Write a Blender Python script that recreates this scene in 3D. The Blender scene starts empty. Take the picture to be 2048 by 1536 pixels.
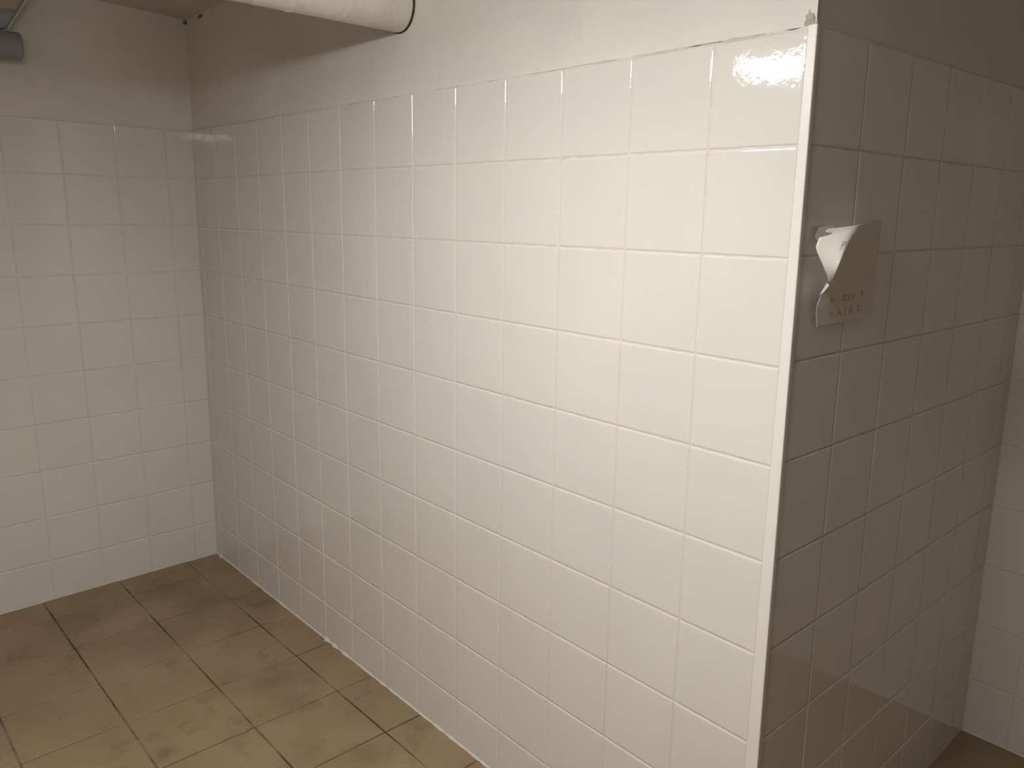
import bpy, bmesh, math, random
from mathutils import Vector, Matrix, noise

random.seed(7)
scene = bpy.context.scene
COL = scene.collection

# ---------------------------------------------------------------- units
# One wall tile is 20 cm; positions below are counted in tiles, height 0 is the
# upper edge of the tiling, 9.76 tiles (1.95 m) above the floor.
U = 0.2
H = 9.76

def V(x, y, z):
    return Vector((x * U, y * U, (z + H) * U))

# ---------------------------------------------------------------- camera
cam_data = bpy.data.cameras.new('camera')
cam_data.sensor_fit = 'HORIZONTAL'
cam_data.sensor_width = 36.0
cam_data.lens = 36.0 * 1591.9 / 2048.0
cam_data.clip_start = 0.02
cam = bpy.data.objects.new('camera', cam_data)
COL.objects.link(cam)
RX, RY, RZ = CAMROT = (1.6589, 0.7483, -0.5860)
def rodrigues(r):
    v = Vector(r); th = v.length; k = v / th
    K = Matrix(((0, -k.z, k.y), (k.z, 0, -k.x), (-k.y, k.x, 0)))
    return Matrix.Identity(3) + math.sin(th) * K + (1 - math.cos(th)) * (K @ K)
Rm = rodrigues(CAMROT)
right, down, fwd = Rm[0].copy(), Rm[1].copy(), Rm[2].copy()
M = Matrix((right, -down, -fwd)).transposed().to_4x4()
M.translation = V(3.7317, -6.8463, -1.6299)
cam.matrix_world = M
scene.camera = cam

# ---------------------------------------------------------------- light levels
LAMP_STRENGTH = 51.0
REAR_FILL_STRENGTH = 26.0  # fill lamp added behind the camera
LAMP_COLOUR = (1.0, 0.985, 0.945)
world = bpy.data.worlds.new('world')
scene.world = world
world.use_nodes = True
world.node_tree.nodes['Background'].inputs[0].default_value = (0.9, 0.95, 1.0, 1)
world.node_tree.nodes['Background'].inputs[1].default_value = 0.0
scene.view_settings.view_transform = 'Standard'
scene.view_settings.look = 'None'
scene.view_settings.gamma = 1.0
scene.view_settings.exposure = 0.0
scene.view_settings.use_curve_mapping = False
try:
    scene.cycles.max_bounces = 10
    scene.cycles.diffuse_bounces = 6
    scene.cycles.glossy_bounces = 5
except Exception:
    pass

# ---------------------------------------------------------------- materials
def new_mat(name):
    m = bpy.data.materials.new(name)
    m.use_nodes = True
    nt = m.node_tree
    return m, nt, nt.nodes['Principled BSDF']

def noise_node(nt, scale, detail=3.0, rough=0.55, coord=None):
    n = nt.nodes.new('ShaderNodeTexNoise')
    n.inputs['Scale'].default_value = scale
    n.inputs['Detail'].default_value = detail
    n.inputs['Roughness'].default_value = rough
    if coord is None:
        g = nt.nodes.new('ShaderNodeNewGeometry')
        coord = g.outputs['Position']
    nt.links.new(coord, n.inputs['Vector'])
    return n

def ramp(nt, fac, stops):
    r = nt.nodes.new('ShaderNodeValToRGB')
    e = r.color_ramp.elements
    e[0].position, e[0].color = stops[0][0], (*stops[0][1], 1)
    e[1].position, e[1].color = stops[-1][0], (*stops[-1][1], 1)
    for p, c in stops[1:-1]:
        q = e.new(p); q.color = (*c, 1)
    nt.links.new(fac, r.inputs['Fac'])
    return r

def bump(nt, bsdf, layers):
    prev = None
    for tex, strength, dist in layers:
        b = nt.nodes.new('ShaderNodeBump')
        b.inputs['Strength'].default_value = strength
        b.inputs['Distance'].default_value = dist
        nt.links.new(tex, b.inputs['Height'])
        if prev:
            nt.links.new(prev.outputs['Normal'], b.inputs['Normal'])
        prev = b
    nt.links.new(prev.outputs['Normal'], bsdf.inputs['Normal'])

def mat_tile(name, a, b, rough=0.055):
    m, nt, bs = new_mat(name)
    n = noise_node(nt, 3.0, 2)
    r = ramp(nt, n.outputs['Fac'], [(0.3, a), (0.7, b)])
    nt.links.new(r.outputs['Color'], bs.inputs['Base Color'])
    bs.inputs['Roughness'].default_value = rough
    bs.inputs['IOR'].default_value = 1.5
    big = noise_node(nt, 9.0, 1.0)
    fine = noise_node(nt, 60.0, 2.0)
    bump(nt, bs, [(big.outputs['Fac'], 0.22, 0.002), (fine.outputs['Fac'], 0.27, 0.0008)])
    return m

def mat_plain(name, col, rough, bumps=(), var=0.0, vscale=6.0, metallic=0.0):
    m, nt, bs = new_mat(name)
    if var:
        n = noise_node(nt, vscale, 4)
        lo = tuple(c * (1 - var) for c in col); hi = tuple(min(1, c * (1 + var)) for c in col)
        r = ramp(nt, n.outputs['Fac'], [(0.32, lo), (0.68, hi)])
        nt.links.new(r.outputs['Color'], bs.inputs['Base Color'])
    else:
        bs.inputs['Base Color'].default_value = (*col, 1)
    bs.inputs['Roughness'].default_value = rough
    bs.inputs['Metallic'].default_value = metallic
    if bumps:
        bump(nt, bs, [(noise_node(nt, s, d).outputs['Fac'], st, dist) for s, d, st, dist in bumps])
    return m

TILE = mat_tile('white_glazed_tile', (0.73, 0.69, 0.655), (0.76, 0.722, 0.685))
GROUT = mat_plain('pale_grout', (0.69, 0.645, 0.60), 0.8, [(220, 3, 0.4, 0.001)], 0.08, 30)
PLASTER = mat_plain('painted_plaster', (0.73, 0.69, 0.65), 0.62,
                    [(5, 3, 0.5, 0.006), (45, 4, 0.35, 0.0018)], 0.03, 5)
CEIL = mat_plain('ceiling_plaster', (0.62, 0.58, 0.54), 0.8, [(8, 3, 0.5, 0.006), (60, 4, 0.3, 0.002)], 0.05, 6)
FILLER = mat_plain('dirty_filler', (0.52, 0.46, 0.36), 0.85, [(90, 4, 0.6, 0.003)], 0.25, 60)
TRIMW = mat_plain('white_plastic_trim', (0.80, 0.765, 0.72), 0.3)
PIPEM = mat_plain('plaster_wrapped_pipe', (0.80, 0.76, 0.69), 0.42,
                  [(9, 3, 0.7, 0.012), (70, 5, 0.5, 0.003)], 0.07, 12)
DARK = mat_plain('dark_gap', (0.05, 0.035, 0.022), 0.9)
GREY = mat_plain('grey_plastic_tube', (0.26, 0.26, 0.27), 0.45)
CASEB = mat_plain('bluish_plastic_casing', (0.42, 0.46, 0.47), 0.35)
CASEY = mat_plain('cream_plastic_casing', (0.50, 0.45, 0.36), 0.4)
EDGE_GLINT = mat_plain('painted_edge_glint', (0.52, 0.50, 0.46), 0.5)
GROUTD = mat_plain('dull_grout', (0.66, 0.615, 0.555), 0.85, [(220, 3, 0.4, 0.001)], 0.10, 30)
PAPER = mat_plain('white_paper', (0.78, 0.75, 0.69), 0.7, [(25, 3, 0.3, 0.003)])
INK = mat_plain('faint_grey_ink', (0.50, 0.47, 0.43), 0.8)
CHIP = mat_plain('dark_chip', (0.22, 0.18, 0.14), 0.9)
METAL = mat_plain('white_enamel', (0.75, 0.75, 0.73), 0.4)
WIRE = mat_plain('steel_wire', (0.5, 0.5, 0.5), 0.3, metallic=1.0)

def mat_floor():
    m, nt, bs = new_mat('brown_floor_tile')
    tn = noise_node(nt, 2.3, 5, 0.6)
    base = ramp(nt, tn.outputs['Fac'], [(0.30, (0.245, 0.177, 0.105)), (0.5, (0.30, 0.22, 0.132)), (0.72, (0.355, 0.265, 0.163))])
    sp = noise_node(nt, 7.0, 6, 0.7)
    st = ramp(nt, sp.outputs['Fac'], [(0.33, (0.70, 0.68, 0.66)), (0.47, (1, 1, 1))])
    mx = nt.nodes.new('ShaderNodeMix'); mx.data_type = 'RGBA'; mx.blend_type = 'MULTIPLY'
    mx.inputs[0].default_value = 0.75
    nt.links.new(base.outputs['Color'], mx.inputs[6]); nt.links.new(st.outputs['Color'], mx.inputs[7])
    # footprints and water marks that belong to the tiles, as spots with a place of their own
    g = nt.nodes.new('ShaderNodeNewGeometry')
    prev = mx.outputs[2]
    wob = noise_node(nt, 18.0, 4)
    for (x, y, r, k) in [(-7.75, -3.50, .17, .66), (-13.0, -3.2, .55, .8), (-13.2, -1.5, .5, .8), (-8.4, -1.45, .30, .78),
                         (-5.6, -1.2, .35, .8), (-10.9, -2.5, .6, .84), (-12.1, -1.2, .6, .82), (-7.6, -1.5, .4, .85)]:
        d = nt.nodes.new('ShaderNodeVectorMath'); d.operation = 'DISTANCE'
        nt.links.new(g.outputs['Position'], d.inputs[0])
        p = V(x, y, -H - 0.02)
        d.inputs[1].default_value = p
        a = nt.nodes.new('ShaderNodeMath'); a.operation = 'MULTIPLY_ADD'
        nt.links.new(wob.outputs['Fac'], a.inputs[0]); a.inputs[1].default_value = -r * U * 1.6
        nt.links.new(d.outputs['Value'], a.inputs[2])
        mr = nt.nodes.new('ShaderNodeMapRange'); mr.interpolation_type = 'SMOOTHSTEP'
        mr.inputs['From Min'].default_value = -r * U * 0.9; mr.inputs['From Max'].default_value = r * U * 0.8
        mr.inputs['To Min'].default_value = k; mr.inputs['To Max'].default_value = 1.0
        nt.links.new(a.outputs[0], mr.inputs['Value'])
        mm = nt.nodes.new('ShaderNodeMix'); mm.data_type = 'RGBA'; mm.blend_type = 'MULTIPLY'; mm.inputs[0].default_value = 1
        nt.links.new(prev, mm.inputs[6]); nt.links.new(mr.outputs['Result'], mm.inputs[7])
        prev = mm.outputs[2]
    nt.links.new(prev, bs.inputs['Base Color'])
    bs.inputs['Roughness'].default_value = 0.55
    bs.inputs['Specular IOR Level'].default_value = 0.35
    fn = noise_node(nt, 150, 3)
    bump(nt, bs, [(tn.outputs['Fac'], 0.3, 0.003), (fn.outputs['Fac'], 0.25, 0.0008)])
    return m
FLOORT = mat_floor()
def mat_fgrout():
    m, nt, bs = new_mat('floor_grout')
    n = noise_node(nt, 4.5, 4, 0.65)
    r = ramp(nt, n.outputs['Fac'], [(0.42, (0.06, 0.038, 0.02)), (0.58, (0.25, 0.185, 0.115))])
    nt.links.new(r.outputs['Color'], bs.inputs['Base Color'])
    bs.inputs['Roughness'].default_value = 0.9
    return m
FGROUT = mat_fgrout()

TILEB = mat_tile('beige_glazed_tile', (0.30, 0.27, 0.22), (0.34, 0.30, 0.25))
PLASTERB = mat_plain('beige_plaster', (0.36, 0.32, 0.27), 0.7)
# ---------------------------------------------------------------- helpers
def build(name, bm, mats, parent=None, smooth=True, recalc=False):
    if recalc:
        bmesh.ops.recalc_face_normals(bm, faces=bm.faces)
    me = bpy.data.meshes.new(name)
    bm.to_mesh(me); bm.free()
    for m in (mats if isinstance(mats, (list, tuple)) else [mats]):
        me.materials.append(m)
    me.polygons.foreach_set('use_smooth', [smooth] * len(me.polygons))
    o = bpy.data.objects.new(name, me)
    COL.objects.link(o)
    if parent:
        o.parent = parent
    return o

def struct(name, bm, mats, smooth=False):
    o = build(name, bm, mats, None, smooth)
    o['kind'] = 'structure'
    return o

def tag(o, label, cat, group=None):
    o['label'] = label; o['category'] = cat
    if group:
        o['group'] = group
    return o

def thing(name, loc, label, cat):
    o = bpy.data.objects.new(name, None)
    o.location = loc
    o.empty_display_size = 0.05
    COL.objects.link(o)
    return tag(o, label, cat)

def quad(bm, pts, mi=0, smooth=False):
    vs = [bm.verts.new(p) for p in pts]
    f = bm.faces.new(vs); f.material_index = mi; f.smooth = smooth
    return f

def box(bm, lo, hi, mi=0):
    x0, y0, z0 = lo; x1, y1, z1 = hi
    c = [V(x, y, z) for x in (x0, x1) for y in (y0, y1) for z in (z0, z1)]
    v = [bm.verts.new(p) for p in c]
    for idx in ((0, 1, 3, 2), (4, 6, 7, 5), (0, 4, 5, 1), (2, 3, 7, 6), (0, 2, 6, 4), (1, 5, 7, 3)):
        f = bm.faces.new([v[i] for i in idx]); f.material_index = mi

def tile_cell(bm, P, corners, mi, rings, jit=0.0):
    """One pillow-edged tile.  corners: four (u,v) of the cell centre lines, P(u,v,depth)->point."""
    (u0, v0), (u1, v1), (u2, v2), (u3, v3) = corners
    cu, cv = (u0 + u1 + u2 + u3) / 4, (v0 + v1 + v2 + v3) / 4
    tilt = (random.uniform(-jit, jit), random.uniform(-jit, jit), random.uniform(-jit, jit))
    prev = None
    for inset, depth in rings:
        ring = []
        for (u, v), su, sv in zip(corners, (1, -1, -1, 1), (1, 1, -1, -1)):
            uu = u + su * inset * SGN[0]; vv = v + sv * inset * SGN[1]
            dd = depth + tilt[0] + tilt[1] * (uu - cu) + tilt[2] * (vv - cv)
            ring.append(bm.verts.new(P(uu, vv, dd)))
        if prev:
            for k in range(4):
                f = bm.faces.new((prev[k], prev[(k + 1) % 4], ring[(k + 1) % 4], ring[k]))
                f.material_index = mi
        prev = ring
    f = bm.faces.new(prev); f.material_index = mi
SGN = [1, 1]
RINGS = [(0.007, 0.05), (0.008, 0.009), (0.014, 0.0035), (0.022, 0.0010), (0.032, 0.0), (0.055, 0.0)]

def tile_field(bm, P, nu, nv, Uf, Vf, mi=0, gi=1, rings=RINGS, jit=0.0012, gdepth=0.0085, pad=0.0):
    """Tiles between line i and i+1 (Uf(i, v) gives u) and row j and j+1 (Vf(j, u) gives v); grout sheet behind."""
    def node(i, j):
        v = Vf(j, Uf(i, 0)); u = Uf(i, v); v = Vf(j, u)
        return (u, v)
    for i in range(nu):
        for j in range(nv):
            a, b, c, d = node(i, j), node(i + 1, j), node(i + 1, j + 1), node(i, j + 1)
            SGN[0] = 1 if b[0] > a[0] else -1
            SGN[1] = 1 if d[1] > a[1] else -1
            if abs(b[0] - a[0]) < 0.13 or abs(d[1] - a[1]) < 0.13:
                continue
            tile_cell(bm, P, (a, b, c, d), mi, rings, jit)
    for i in range(nu):
        g = [node(i, 0), node(i + 1, 0), node(i + 1, nv), node(i, nv)]
        quad(bm, [P(u, v, gdepth) for u, v in g], gi)

def rough_sheet(bm, P, u0, u1, v0, v1, nu, nv, amp, mi, seed=0.0, freq=1.2):
    grid = []
    for i in range(nu + 1):
        row = []
        for j in range(nv + 1):
            u = u0 + (u1 - u0) * i / nu; v = v0 + (v1 - v0) * j / nv
            row.append(bm.verts.new(P(u, v, amp * noise.noise(Vector((u * freq + seed, v * freq, seed))))))
        grid.append(row)
    for i in range(nu):
        for j in range(nv):
            f = bm.faces.new((grid[i][j], grid[i + 1][j], grid[i + 1][j + 1], grid[i][j + 1]))
            f.material_index = mi; f.smooth = True

# ---------------------------------------------------------------- wall_back (the long bright tiled wall)
ZF_C = -9.95
def zfloor(x, y):
    t = min(1.0, max(0.0, (x + 4.5) / 4.5)); t = t * t * (3 - 2 * t)
    base = -9.76 - 0.010 * max(0.0, -y)
    return base + (ZF_C + 0.005 - base) * t
ROWA = [-0.029, -0.996, -2.001, -3.024, -4.003, -5.000, -6.009, -7.032, -8.042, -9.041, -9.90]
ROWB = [-0.0035, -0.0002, 0.0016, -0.0043, -0.0033, -0.0016, -0.0051, -0.0081, -0.0079, -0.0062, 0.0]
COLA = [-0.045, -0.997, -2.000, -3.016, -3.994, -4.986, -5.975, -6.965, -7.974, -9.006, -9.99, -10.99, -11.99, -12.98, -13.97, -14.35]
COLB = [0.0, -0.0008, 0.0004, -0.0009, 0.0017, 0.0022, 0.0048, 0.0056, 0.0090, 0.0036, .004, .004, .004, .004, .004, .004]
Pback = lambda u, v, d: V(u, d, v)
bm = bmesh.new()
tile_field(bm, Pback, 15, 10, lambda i, v: COLA[i] + COLB[i] * v, lambda j, u: ROWA[j] + ROWB[j] * u)
# plaster above the tiling, set slightly back, with an uneven filler edge along the tiles
rough_sheet(bm, lambda u, v, d: V(u, 0.022 + d, v), 0.012, -14.4, 0.0, 2.7, 150, 30, 0.012, 2, 3.1)
quad(bm, [V(-0.03, 0.07, 3), V(-14.6, 0.07, 3), V(-14.6, 0.07, -10.1), V(-0.03, 0.07, -10.1)], 1)
wall_back = struct('wall_back', bm, [TILE, GROUT, PLASTER])

# filler line where plaster meets the tiles
bm = bmesh.new()
N = 420
prev = None
for k in range(N + 1):
    x = -0.05 - 14.1 * k / N
    zt = ROWA[0] + ROWB[0] * x
    n1 = noise.noise(Vector((x * 6.0, 1.3, 0))); n2 = noise.noise(Vector((x * 17.0, 5.3, 0)))
    near = max(0.0, 1.0 + x / 3.2)
    h = 0.022 + 0.008 * n1 + 0.006 * n2 + 0.030 * near * max(0, 0.5 + n1)
    pts = [V(x, 0.03, zt - 0.02), V(x, 0.004 + 0.004 * n2, zt + 0.006), V(x, 0.008, zt + h * 0.5), V(x, 0.03, zt + h)]
    ring = [bm.verts.new(p) for p in pts]
    if prev:
        for q in range(3):
            bm.faces.new((prev[q], ring[q], ring[q + 1], prev[q + 1]))
    prev = ring
m, nt, bs = new_mat('filler_line')
r = ramp(nt, noise_node(nt, 16.0, 4).outputs['Fac'], [(0.38, (0.57, 0.52, 0.44)), (0.56, (0.71, 0.67, 0.62))])
nt.links.new(r.outputs['Color'], bs.inputs['Base Color'])
bs.inputs['Roughness'].default_value = 0.8
bump(nt, bs, [(noise_node(nt, 80, 4).outputs['Fac'], 0.8, 0.002)])
t = struct('trim_2', bm, m, True)

# ---------------------------------------------------------------- wall_left
xl = lambda z: -14.16 + 0.018 * z
Pleft = lambda u, v, d: V(xl(v) - d, u, v)
LROW = [0.0, -0.99, -1.975, -2.965, -3.95, -4.925, -5.935, -6.93, -7.93, -8.935, -9.95]
LSL = [-0.010, 0.0, 0.0, 0.0, 0.004, 0.010, 0.008, 0.006, 0.010, -0.002, 0.0]
def lcol(i, v):
    if i == 0:
        return 0.02
    return 0.515 - 1.003 * i - 0.035 - 0.0075 * (v + 6)
bm = bmesh.new()
tile_field(bm, Pleft, 17, 10, lcol, lambda j, u: LROW[j] + LSL[j] * u, jit=0.0016)
rough_sheet(bm, lambda u, v, d: V(xl(v) - 0.022 - d, u, v), 0.05, -16.2, 0.005, 2.9, 100, 24, 0.014, 2, 8.4)
quad(bm, [V(-14.7, 0.2, 3.2), V(-14.7, -16.2, 3.2), V(-14.7, -16.2, -10.2), V(-14.7, 0.2, -10.2)], 1)
struct('wall_left', bm, [TILE, GROUT, PLASTER])

# ---------------------------------------------------------------- wall_right (shaded return behind the corner trim)
xd = lambda z: 0.02 - 0.0075 * z
Pright = lambda u, v, d: V(xd(v) - d, u, v)
RROW = [0.004, -0.99, -1.975, -2.965, -3.95, -4.97, -5.96, -6.98, -7.99, -8.99, -10.1]
RSL = [0.0125, 0.004, 0.0, -0.003, -0.0065, -0.004, 0.0, 0.0, 0.0, 0.0, 0.0]
RC = [0.06, 1.045, 2.075, 3.095, 4.13, 5.16, 6.2, 6.74]
bm = bmesh.new()
tile_field(bm, Pright, 7, 10, lambda i, v: RC[i], lambda j, u: RROW[j] + RSL[j] * u, jit=0.0014)
rough_sheet(bm, lambda u, v, d: V(xd(v) - 0.022 - d, u, v), 0.022, 6.8, 0.0, 2.7, 70, 26, 0.02, 2, 14.2)
quad(bm, [V(-0.12, 0.06, 3), V(-0.12, 7, 3), V(-0.12, 7, -10.2), V(-0.12, 0.06, -10.2)], 1)
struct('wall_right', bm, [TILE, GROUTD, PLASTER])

# ---------------------------------------------------------------- wall_far (end of the passage)
bm = bmesh.new()
tile_field(bm, lambda u, v, d: V(u, 6.72 + d, v), 11, 10, lambda i, v: -0.25 + 1.0 * i, lambda j, u: -1.0 * j if j < 10 else -10.1)
rough_sheet(bm, lambda u, v, d: V(u, 6.742 + d, v), -0.3, 10.3, 0.0, 2.7, 50, 14, 0.014, 2, 22.0)
struct('wall_far', bm, [TILE, GROUT, PLASTER])
# ---------------------------------------------------------------- wall_side and wall_rear (behind the viewer)
bm = bmesh.new()
tile_field(bm, lambda u, v, d: V(10.2 + d, u, v), 23, 10, lambda i, v: 6.72 - 1.0 * i, lambda j, u: -1.0 * j if j < 10 else -10.1)
rough_sheet(bm, lambda u, v, d: V(10.222 + d, u, v), 6.8, -16.2, 0.0, 2.9, 60, 10, 0.014, 2, 31.0)
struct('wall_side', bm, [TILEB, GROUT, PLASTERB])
bm = bmesh.new()
tile_field(bm, lambda u, v, d: V(u, -16.1 - d, v), 25, 10, lambda i, v: 10.25 - 1.0 * i, lambda j, u: -1.0 * j if j < 10 else -10.1)
rough_sheet(bm, lambda u, v, d: V(u, -16.122 - d, v), 10.3, -14.5, 0.0, 2.9, 60, 10, 0.014, 2, 41.0)
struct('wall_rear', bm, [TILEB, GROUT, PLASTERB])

# ---------------------------------------------------------------- ceiling
def zceil(x, y):
    return 2.235 + 0.048 * min(4.0, max(0.0, -y))
bm = bmesh.new()
grid = []
NX, NY = 70, 66
for i in range(NX + 1):
    row = []
    for j in range(NY + 1):
        x = -14.7 + 25.2 * i / NX; y = -16.3 + 23.3 * j / NY
        row.append(bm.verts.new(V(x, y, zceil(x, y) + 0.02 * noise.noise(Vector((x * .8, y * .8, 5))))))
    grid.append(row)
for i in range(NX):
    for j in range(NY):
        bm.faces.new((grid[i][j], grid[i][j + 1], grid[i + 1][j + 1], grid[i + 1][j]))
struct('ceiling', bm, CEIL, True)

# ---------------------------------------------------------------- floor
FR = [(0.02, 0.0)] + [(-0.66 - 1.5 * k, 0.0055) for k in range(11)]
FXA = [-14.55] + [-13.40 + 1.492 * k for k in range(10)] + [0.05]
bm = bmesh.new()
FRINGS = [(0.013, 0.05), (0.013, 0.012), (0.020, 0.003), (0.034, 0.0), (0.06, 0.0)]
Pfl = lambda u, v, d: V(u, v, zfloor(u, v) - d)
def frow(j, u):
    a, b = FR[j]
    return a + b * u
tile_field(bm, Pfl, len(FXA) - 1, len(FR) - 1, lambda i, v: FXA[i] + 0.0035 * (v + 2) * (0 < i < len(FXA) - 1), frow,
           rings=FRINGS, jit=0.0022, gdepth=0.014)
# grout bed that follows the slope
gx = [-14.6 + 14.7 * k / 40 for k in range(41)]
gy = [0.1 - 16.3 * k / 20 for k in range(21)]
vs = [[bm.verts.new(V(x, y, zfloor(x, y) - 0.0145)) for y in gy] for x in gx]
for i in range(40):
    for j in range(20):
        f = bm.faces.new((vs[i][j], vs[i][j + 1], vs[i + 1][j + 1], vs[i + 1][j])); f.material_index = 1
# passage side
Pfl2 = lambda u, v, d: V(u, v, ZF_C - d)
tile_field(bm, Pfl2, 7, 16, lambda i, v: 0.05 + 1.5 * i, lambda j, u: 6.75 - 1.47 * j, rings=FRINGS, jit=0.002, gdepth=0.014)
bmesh.ops.recalc_face_normals(bm, faces=[f for f in bm.faces])
for f in bm.faces:
    if f.normal.z < -0.5:
        f.normal_flip()
struct('floor', bm, [FLOORT, FGROUT])

# ---------------------------------------------------------------- white grout bead at the foot of the walls
def bead(name, path, out, seed, size=0.03):
    bm = bmesh.new(); prev = None
    n = len(path)
    for k, (x, y) in enumerate(path):
        n1 = noise.noise(Vector((k * 0.13 + seed, 0, 0))); n2 = noise.noise(Vector((k * 0.53, seed, 0)))
        blob = 1.0
        for bx, amp in ((-9.05, 1.9), (-8.72, 1.2), (-14.05, 1.5), (-12.2, 0.7), (-10.9, .6), (-8.3, .8)):
            if out[1] < 0 and abs(x - bx) < 0.12:
                blob += amp * (1 - abs(x - bx) / 0.12)
        s = size * (0.75 + 0.45 * n1 + 0.3 * n2) * blob
        z = zfloor(x, y)
        ox, oy = out
        pts = [V(x, y, z + s * 1.2), V(x + ox * s * .55, y + oy * s * .55, z + s * 0.55), V(x + ox * s, y + oy * s, z - 0.004)]
        ring = [bm.verts.new(p) for p in pts]
        if prev:
            for q in range(2):
                bm.faces.new((prev[q], prev[q + 1], ring[q + 1], ring[q]))
        prev = ring
    m = bpy.data.materials.get('white_grout_bead') or mat_plain('white_grout_bead', (0.70, 0.665, 0.61), 0.7, [(120, 3, 0.5, 0.001)])
    return struct(name, bm, m, True)
bead('baseboard_back', [(-14.33 + 14.28 * k / 600, 0.0) for k in range(601)], (0, -1), 2.0)
bead('baseboard_left', [(-14.325, -16.0 * k / 500) for k in range(501)], (1, 0), 6.0, 0.014)
bead('baseboard_far', [(0.1 + 10.0 * k / 300, 6.72) for k in range(301)], (0, -1), 11.0, 0.02)

# ---------------------------------------------------------------- plastic corner trim
bm = bmesh.new()
sec = 30
prof = []
for k in range(sec + 1):
    z = 0.0 - 9.93 * k / sec
    xo = xd(z) + 0.022
    # inner lip on the bright side, round nose, short flange on the shaded side
    pts = [(-0.047, 0.01), (-0.047, -0.004), (-0.043, -0.009), (xo - 0.012, -0.014), (xo - 0.003, -0.010), (xo, 0.0),
           (xo - 0.004, 0.05), (xo - 0.012, 0.056), (xo - 0.03, 0.056), (xo - 0.04, 0.02)]
    prof.append([bm.verts.new(V(x, y, z)) for x, y in pts])
n = len(prof[0])
for a, b in zip(prof, prof[1:]):
    for q in range(n):
        bm.faces.new((a[q], b[q], b[(q + 1) % n], a[(q + 1) % n]))
bm.faces.new(prof[0]); bm.faces.new(list(reversed(prof[-1])))
bmesh.ops.recalc_face_normals(bm, faces=bm.faces)
struct('trim_1', bm, TRIMW)
# crumbled filler at the head of the trim
bm = bmesh.new()
bmesh.ops.create_icosphere(bm, subdivisions=4, radius=1.0)
for v in bm.verts:
    n1 = noise.noise(v.co * 2.2 + Vector((3, 3, 3)))
    v.co = V(-0.05 + v.co.x * 0.055 * (1 + .5 * n1), 0.030 + v.co.y * 0.022, 0.045 + v.co.z * 0.085 * (1 + .5 * n1))
struct('trim_3', bm, mat_plain('crumbled_filler', (0.45, 0.40, 0.35), 0.9, [(70, 4, 1.0, 0.004)], 0.2, 60), True)

# ---------------------------------------------------------------- wrapped pipe under the ceiling
root = thing('pipe', V(-6.24, 0.0, 1.16), 'thick plaster-wrapped white pipe under the ceiling, running out of the wall above the tiles', 'pipe')
def to_local(o):
    o.matrix_parent_inverse = Matrix.Translation(-o.parent.location)
def tube(bm, cx, cz, y0, y1, r, seg=72, ny=120, wob=0.0, capend=True, seed=0.0, rfun=None):
    rings = []
    for j in range(ny + 1):
        y = y0 + (y1 - y0) * j / ny
        ring = []
        for k in range(seg):
            a = 2 * math.pi * k / seg
            nn = noise.noise(Vector((math.cos(a) * 1.3, math.sin(a) * 1.3, y * 1.2 + seed)))
            rr = r * (1 + wob * nn)
            if rfun: rr += rfun(a, y)
            ring.append(bm.verts.new(V(cx + rr * math.cos(a), y, cz + rr * math.sin(a))))
        rings.append(ring)
    for a_, b_ in zip(rings, rings[1:]):
        for k in range(seg):
            f = bm.faces.new((a_[k], a_[(k + 1) % seg], b_[(k + 1) % seg], b_[k])); f.smooth = True
    if capend:
        for ring, fl in ((rings[0], 1), (rings[-1], 0)):
            f = bm.faces.new(ring if fl else list(reversed(ring))); f.smooth = False
    bmesh.ops.recalc_face_normals(bm, faces=bm.faces)
def wrap(a, y):
    d = 0.0
    for yc, tiltk, w, h in ((-0.9, .25, .02, .006), (-1.75, -.2, .03, .010), (-2.12, .35, .018, -.012), (-2.45, .3, .05, .014), (-2.8, .2, .03, .012), (-3.6, -.3, .03, .01), (-4.6, .2, .03, .01)):
        t = (y - yc - tiltk * math.sin(a) * 0.3) / w
        if abs(t) < 3: d += h * math.exp(-t * t)
    return d
bm = bmesh.new()
tube(bm, -6.24, 1.16, -0.006, -4.45, 0.318, 96, 320, 0.025, True, 2.0, wrap)
to_local(build('wrapping', bm, PIPEM, root))
bm = bmesh.new()
# cracked dark joint between the wrapping and the wall
rings = []
for k in range(121):
    a = 2 * math.pi * k / 120
    w = 0.012 + 0.006 * noise.noise(Vector((math.cos(a) * 4, math.sin(a) * 4, 2)))
    r0 = 0.318 * (1 + 0.025 * noise.noise(Vector((math.cos(a) * 1.3, math.sin(a) * 1.3, 2.0))))
    rings.append([bm.verts.new(V(-6.24 + r * math.cos(a), y, 1.16 + r * math.sin(a))) for r, y in ((r0 - 0.02, 0.012), (r0 - .01, -0.003), (r0 + w, 0.000), (r0 + w, 0.012))])
for a_, b_ in zip(rings, rings[1:]):
    for q in range(3):
        bm.faces.new((a_[q], a_[q + 1], b_[q + 1], b_[q]))
o = build('cracked_joint', bm, DARK, root); to_local(o); o['label'] = 'dark crack around the pipe where it enters the wall'

# ---------------------------------------------------------------- grey tube and casing at the upper left
root = thing('grey_tube', V(-13.7, -3.2, 1.2), 'dark grey plastic tube end below the bluish casing at the top left', 'pipe')
bm = bmesh.new()
def lip(a, y):
    return -0.02 * max(0.0, 1 - (-3.17 - y) / 0.03) if y > -3.20 else 0.0
tube(bm, -13.7, 1.2, -3.17, -4.4, 0.245, 48, 60, 0.0, True, 0.0, lip)
to_local(build('tube_socket', bm, GREY, root))
bm = bmesh.new()
tube(bm, -13.7, 1.2, -4.35, -16.0, 0.21, 48, 20)
to_local(build('tube_body', bm, GREY, root))

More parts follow.
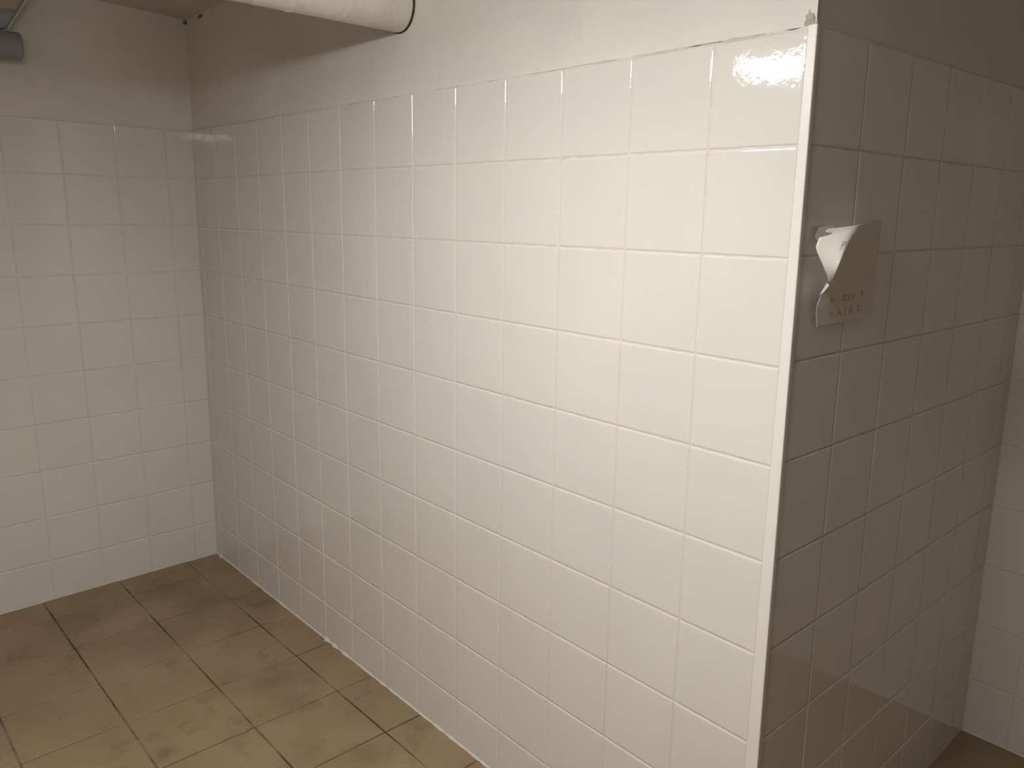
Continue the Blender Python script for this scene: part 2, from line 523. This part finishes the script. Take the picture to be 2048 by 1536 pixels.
root = thing('casing', V(-13.6, -3.4, 2.4), 'pale bluish plastic casing with a slanted end, fixed under the ceiling above the grey tube', 'casing')
def wedge(bm, sec_low, sec_high, yl, yh, yend):
    """Closed prism along y: (x0,x1,z) low and high, end slanting from yl (low) to yh (high)."""
    (a0, a1, za), (b0, b1, zb) = sec_low, sec_high
    c = [V(a0, yl, za), V(a1, yl, za), V(b1, yh, zb), V(b0, yh, zb), V(a0, yend, za), V(a1, yend, za), V(b1, yend, zb), V(b0, yend, zb)]
    v = [bm.verts.new(p) for p in c]
    for idx in ((0, 1, 2, 3), (7, 6, 5, 4), (0, 4, 5, 1), (1, 5, 6, 2), (2, 6, 7, 3), (3, 7, 4, 0)):
        bm.faces.new([v[i] for i in idx])
    bmesh.ops.recalc_face_normals(bm, faces=bm.faces)
bm = bmesh.new()
wedge(bm, (-13.88, -13.62, 1.485), (-13.95, -13.52, 1.78), -3.37, -3.19, -9.0)
bmesh.ops.bevel(bm, geom=list(bm.edges), offset=0.004, segments=2, affect='EDGES')
o = build('diffuser', bm, CASEB, root); to_local(o); o['label'] = 'bluish lower cover of the casing'
bm = bmesh.new()
wedge(bm, (-13.96, -13.51, 1.78), (-14.0, -13.46, 2.40), -3.19, -2.82, -9.05)
bmesh.ops.bevel(bm, geom=list(bm.edges), offset=0.004, segments=2, affect='EDGES')
o = build('housing', bm, CASEY, root); to_local(o); o['label'] = 'cream upper body of the casing'
bm = bmesh.new()  # edge highlight of the casing, painted as a thin pale strip
for (y0, z0, y1, z1, w0, w1) in ((-3.37, 1.475, -3.19, 1.78, -13.62, -13.52), (-3.19, 1.78, -2.82, 2.40, -13.51, -13.46)):
    p0 = V(w0, y0, z0); p1 = V(w1, y1, z1)
    dv = Vector((0, 0.005, -0.001))
    q = [p0 - Vector((.002, 0, 0)), p1 - Vector((.002, 0, 0)), p1 - Vector((.002, 0, 0)) + dv, p0 - Vector((.002, 0, 0)) + dv]
    r = [p + Vector((.006, 0, 0)) for p in q]
    vv = [bm.verts.new(p) for p in q + r]
    for idx in ((0, 1, 2, 3), (7, 6, 5, 4), (0, 4, 5, 1), (1, 5, 6, 2), (2, 6, 7, 3), (3, 7, 4, 0)):
        bm.faces.new([vv[i] for i in idx])
bmesh.ops.recalc_face_normals(bm, faces=bm.faces)
o = build('end_glint', bm, EDGE_GLINT, root, False); to_local(o); o['label'] = 'painted highlight along the slanted end'

# ---------------------------------------------------------------- suspended tube lamp (lights the room, above the frame)
LY, LZ, LX0, LX1 = -6.15, 0.86, -4.45, 1.7
root = thing('ceiling_lamp', V((LX0 + LX1) / 2, LY, 2.4), 'suspended white lamp with a long opal diffuser, hanging from the ceiling', 'lamp')
mE = bpy.data.materials.new('opal_diffuser_glow'); mE.use_nodes = True
nt = mE.node_tree; nt.nodes.clear()
out = nt.nodes.new('ShaderNodeOutputMaterial'); em = nt.nodes.new('ShaderNodeEmission')
em.inputs['Color'].default_value = (*LAMP_COLOUR, 1); em.inputs['Strength'].default_value = LAMP_STRENGTH
nt.links.new(em.outputs[0], out.inputs[0])
bm = bmesh.new()
# opal wrap-around diffuser: vertical sides, rounded lower corners, flat underside
prof = [(-.42, .10), (-.42, -.04), (-.39, -.08), (-.34, -.10), (.34, -.10), (.39, -.08), (.42, -.04), (.42, .10)]
ends = [[bm.verts.new(V(x, LY + a, LZ + b)) for a, b in prof] for x in (LX0, LX1)]
for k in range(len(prof)):
    q = (k + 1) % len(prof)
    bm.faces.new((ends[0][k], ends[0][q], ends[1][q], ends[1][k]))
bm.faces.new(ends[0]); bm.faces.new(list(reversed(ends[1])))
to_local(build('lamp_diffuser', bm, mE, root, False, recalc=True))
bm = bmesh.new()
box(bm, (LX0 - .05, LY - .45, LZ + .101), (LX1 + .05, LY + .45, LZ + .38))
bmesh.ops.bevel(bm, geom=list(bm.edges), offset=0.006, segments=2, affect='EDGES')
to_local(build('lamp_housing', bm, METAL, root, False))
for x in (LX0 + .5, LX1 - .5):
    bm = bmesh.new(); box(bm, (x - .012, LY - .012, LZ + .36), (x + .012, LY + .012, zceil(0, LY) + .02))
    to_local(build('suspension_rod', bm, WIRE, root, False))

# ---------------------------------------------------------------- weak round fill lamp, added unseen on the rear wall to brighten the room
root = thing('added_fill_lamp', V(3.2, -16.0, 1.5), 'added round white fill lamp high on the rear wall, out of view', 'lamp')
def disc(bm, cx, y0, y1, cz, r0, r1, seg=32):
    a = [bm.verts.new(V(cx + r0 * math.cos(2 * math.pi * k / seg), y0, cz + r0 * math.sin(2 * math.pi * k / seg))) for k in range(seg)]
    b = [bm.verts.new(V(cx + r1 * math.cos(2 * math.pi * k / seg), y1, cz + r1 * math.sin(2 * math.pi * k / seg))) for k in range(seg)]
    for k in range(seg):
        bm.faces.new((a[k], a[(k + 1) % seg], b[(k + 1) % seg], b[k]))
    bm.faces.new(a); bm.faces.new(list(reversed(b)))
    bmesh.ops.recalc_face_normals(bm, faces=bm.faces)
bm = bmesh.new(); disc(bm, 3.2, -16.12, -15.9, 1.5, 0.62, 0.58)
to_local(build('fill_lamp_base', bm, METAL, root, False))
mW = mE.copy(); mW.name = 'added_fill_glow'
mW.node_tree.nodes['Emission'].inputs['Strength'].default_value = REAR_FILL_STRENGTH
bm = bmesh.new(); disc(bm, 3.2, -15.9, -15.7, 1.5, 0.52, 0.40)
to_local(build('lamp_diffuser', bm, mW, root, False))

# ---------------------------------------------------------------- curled sheet of paper on the shaded wall
ROWS = [
 [(0.233, 0.138, -1.724), (0.393, 0.432, -1.677), (0.062, 1.597, -1.64)],
 [(0.154, 0.098, -1.868), (0.374, 0.289, -1.818), (0.054, 1.633, -1.844)],
 [(0.206, 0.187, -2.075), (0.335, 0.200, -2.039), (0.055, 1.634, -2.05)],
 [(0.197, 0.307, -2.203), (0.236, 0.342, -2.198), (0.057, 1.64, -2.232)],
 [(0.088, 0.394, -2.343), (0.138, 0.799, -2.347), (0.058, 1.627, -2.383)],
 [(0.079, 0.361, -2.484), (0.099, 0.91, -2.485), (0.059, 1.618, -2.498)],
 [(0.080, 0.412, -2.66), (0.080, 0.983, -2.643), (0.070, 1.626, -2.63)]]
TT = [0.0, 0.2, 0.45, 0.6, 0.72, 0.85, 1.0]
def cr(p0, p1, p2, p3, t):
    return 0.5 * ((2 * p1) + (p2 - p0) * t + (2 * p0 - 5 * p1 + 4 * p2 - p3) * t * t + (3 * p1 - p0 - 3 * p2 + p3) * t ** 3)
def pcol(c, t):
    k = 0
    while k < len(TT) - 2 and t > TT[k + 1]: k += 1
    f = (t - TT[k]) / (TT[k + 1] - TT[k])
    g = lambda q: Vector(ROWS[max(0, min(len(ROWS) - 1, q))][c])
    return cr(g(k - 1), g(k), g(k + 1), g(k + 2), f)
def paper_pt(s, t, lift=0.0):
    L, Mi, R_ = pcol(0, t), pcol(1, t), pcol(2, t)
    sm = 0.32
    if s < sm:
        q = s / sm
        e = math.sin(q * math.pi / 2)
        p = L.lerp(Mi, q); p.x = L.x + (Mi.x - L.x) * e
    else:
        q = (s - sm) / (1 - sm)
        e = 0.5 + 0.5 * math.cos(q * math.pi) if q < 1 else 0.0
        p = Mi.lerp(R_, q); p.x = R_.x + (Mi.x - R_.x) * e
    p.x = max(p.x + lift, 0.02 - 0.0075 * p.z + 0.012 + lift)
    p.x += 0.006 * noise.noise(Vector((s * 4, t * 5, 1.7)))
    return V(*p)
root = thing('paper_note', V(0.06, 1.63, -2.2), 'curled torn sheet of white paper stuck on the shaded tiled wall beside the corner trim', 'paper')
bm = bmesh.new()
NS, NT = 60, 48
g = []
for i in range(NS + 1):
    row = []
    for j in range(NT + 1):
        s, t = i / NS, j / NT
        s2 = s
        # ragged left edge and a notch torn into it near the top
        edge = 0.012 * noise.noise(Vector((t * 9, 0, 4)))
        notch = 0.10 * max(0.0, 1 - abs(t - 0.09) / 0.035)
        s2 = s + (1 - s) * (edge + notch) * (1 if s < .4 else 0) * max(0, 1 - s / .4)
        row.append(bm.verts.new(paper_pt(max(0, s2), t)))
    g.append(row)
for i in range(NS):
    for j in range(NT):
        bm.faces.new((g[i][j], g[i][j + 1], g[i + 1][j + 1], g[i + 1][j]))
bmesh.ops.recalc_face_normals(bm, faces=bm.faces)
sheet = build('paper_sheet', bm, PAPER, root)
sol = sheet.modifiers.new('thick', 'SOLIDIFY'); sol.thickness = 0.0004; sol.offset = 0
to_local(sheet)
# torn scrap still glued to the tile
bm = bmesh.new()
sc = [(0.078, 0.282, -1.71), (0.110, 0.491, -1.696), (0.115, 0.489, -1.738), (0.12, 0.527, -1.785), (0.10, 0.396, -1.816), (0.085, 0.281, -1.865), (0.063, 0.238, -1.783)]
c0 = sum((Vector(p) for p in sc), Vector()) / len(sc)
cv = bm.verts.new(V(*c0)); vs = [bm.verts.new(V(*p)) for p in sc]
for k in range(len(vs)):
    bm.faces.new((cv, vs[k], vs[(k + 1) % len(vs)]))
bmesh.ops.recalc_face_normals(bm, faces=bm.faces)
o = build('torn_scrap', bm, PAPER, root, False)
o.modifiers.new('thick', 'SOLIDIFY').thickness = 0.0004; to_local(o); o['label'] = 'small torn scrap left at the upper edge'
# turned-up torn edge that stands out into the lamp light
bm = bmesh.new()
e = [(0.165, 0.350, -2.222), (0.235, 0.250, -2.226), (0.245, 0.235, -2.236), (0.235, 0.150, -2.300), (0.165, 0.235, -2.332)]
quad(bm, [V(*p) for p in e])
o = build('turned_edge', bm, PAPER, root, False)
o.modifiers.new('thick', 'SOLIDIFY').thickness = 0.0006; to_local(o); o['label'] = 'thin turned-up strip of the torn edge, brightly lit'

# faint handwriting
def pen(strokes, s0, t0, w, h):
    for st in strokes:
        pts = [paper_pt(s0 + w * a, t0 + h * b, 0.004) for a, b in st]
        for p, q in zip(pts, pts[1:]):
            d = q - p
            if d.length < 1e-6: continue
            n = Vector((1, -.3, 0)).normalized()
            side = d.normalized().cross(n).normalized() * 0.0009
            fq = [p - side, q - side, q + side, p + side]
            bmw.faces.new([bmw.verts.new(x) for x in fq])
LET = {
 'P': [[(0, 1), (0.1, 0), (.7, .05), (.75, .4), (.1, .5)]],
 'E': [[(.8, 0), (.1, .1), (.1, .5), (.6, .45)], [(.1, .5), (.1, 1), (.8, .9)]],
 'n': [[(0, 1), (0, .3), (.5, .2), (.6, 1)]],
 'T': [[(0, 0), (1, .05)], [(.5, 0), (.4, 1)]],
 'A': [[(0, 1), (.5, 0), (.9, 1)], [(.2, .6), (.8, .6)]],
 'o': [[(.5, .1), (.1, .5), (.5, 1), (.9, .5), (.5, .1)]],
 'z': [[(0, .1), (.8, .1), (0, .9), (.9, .95)]],
 's': [[(.8, .1), (.2, .2), (.7, .6), (.1, 1)]],
}
def word(txt, s0, t0, cw, ch, dt=0.0):
    global bmw
    bmw = bmesh.new()
    for k, c in enumerate(txt):
        if c in LET and c != ' ':
            pen(LET[c], s0 + k * cw * 1.45, t0 + dt * k, cw, ch)
    o = build('handwriting', bmw, INK, root, False); to_local(o); o['label'] = 'faint grey handwriting'
word('P', 0.20, 0.20, 0.06, 0.09)
word('E', 0.30, 0.25, 0.06, 0.09)
word('o zEA  o', 0.12, 0.745, 0.055, 0.055, -0.006)
word('nAEoE z', 0.14, 0.875, 0.055, 0.06, -0.004)

# ---------------------------------------------------------------- small marks
def blob(name, c, r, mat, label, cat, axis, seed):
    bm = bmesh.new()
    bmesh.ops.create_icosphere(bm, subdivisions=3, radius=1.0)
    for v in bm.verts:
        k = 1 + 0.7 * noise.noise(v.co * 1.8 + Vector((seed, seed, 0)))
        v.co = V(c[0] + v.co.x * r[0] * k, c[1] + v.co.y * r[1] * k, c[2] + v.co.z * r[2] * k)
    return tag(build(name, bm, mat), label, cat)
blob('plaster_chip', (-14.1, 0.00, 2.17), (.06, .04, .035), CHIP, 'dark chip in the plaster at the corner under the ceiling', 'chip', 1, 1.0)
blob('plaster_chip', (-13.35, 0.012, 2.18), (.09, .025, .03), CHIP, 'dark chip in the plaster just right of the corner under the ceiling', 'chip', 1, 4.0)
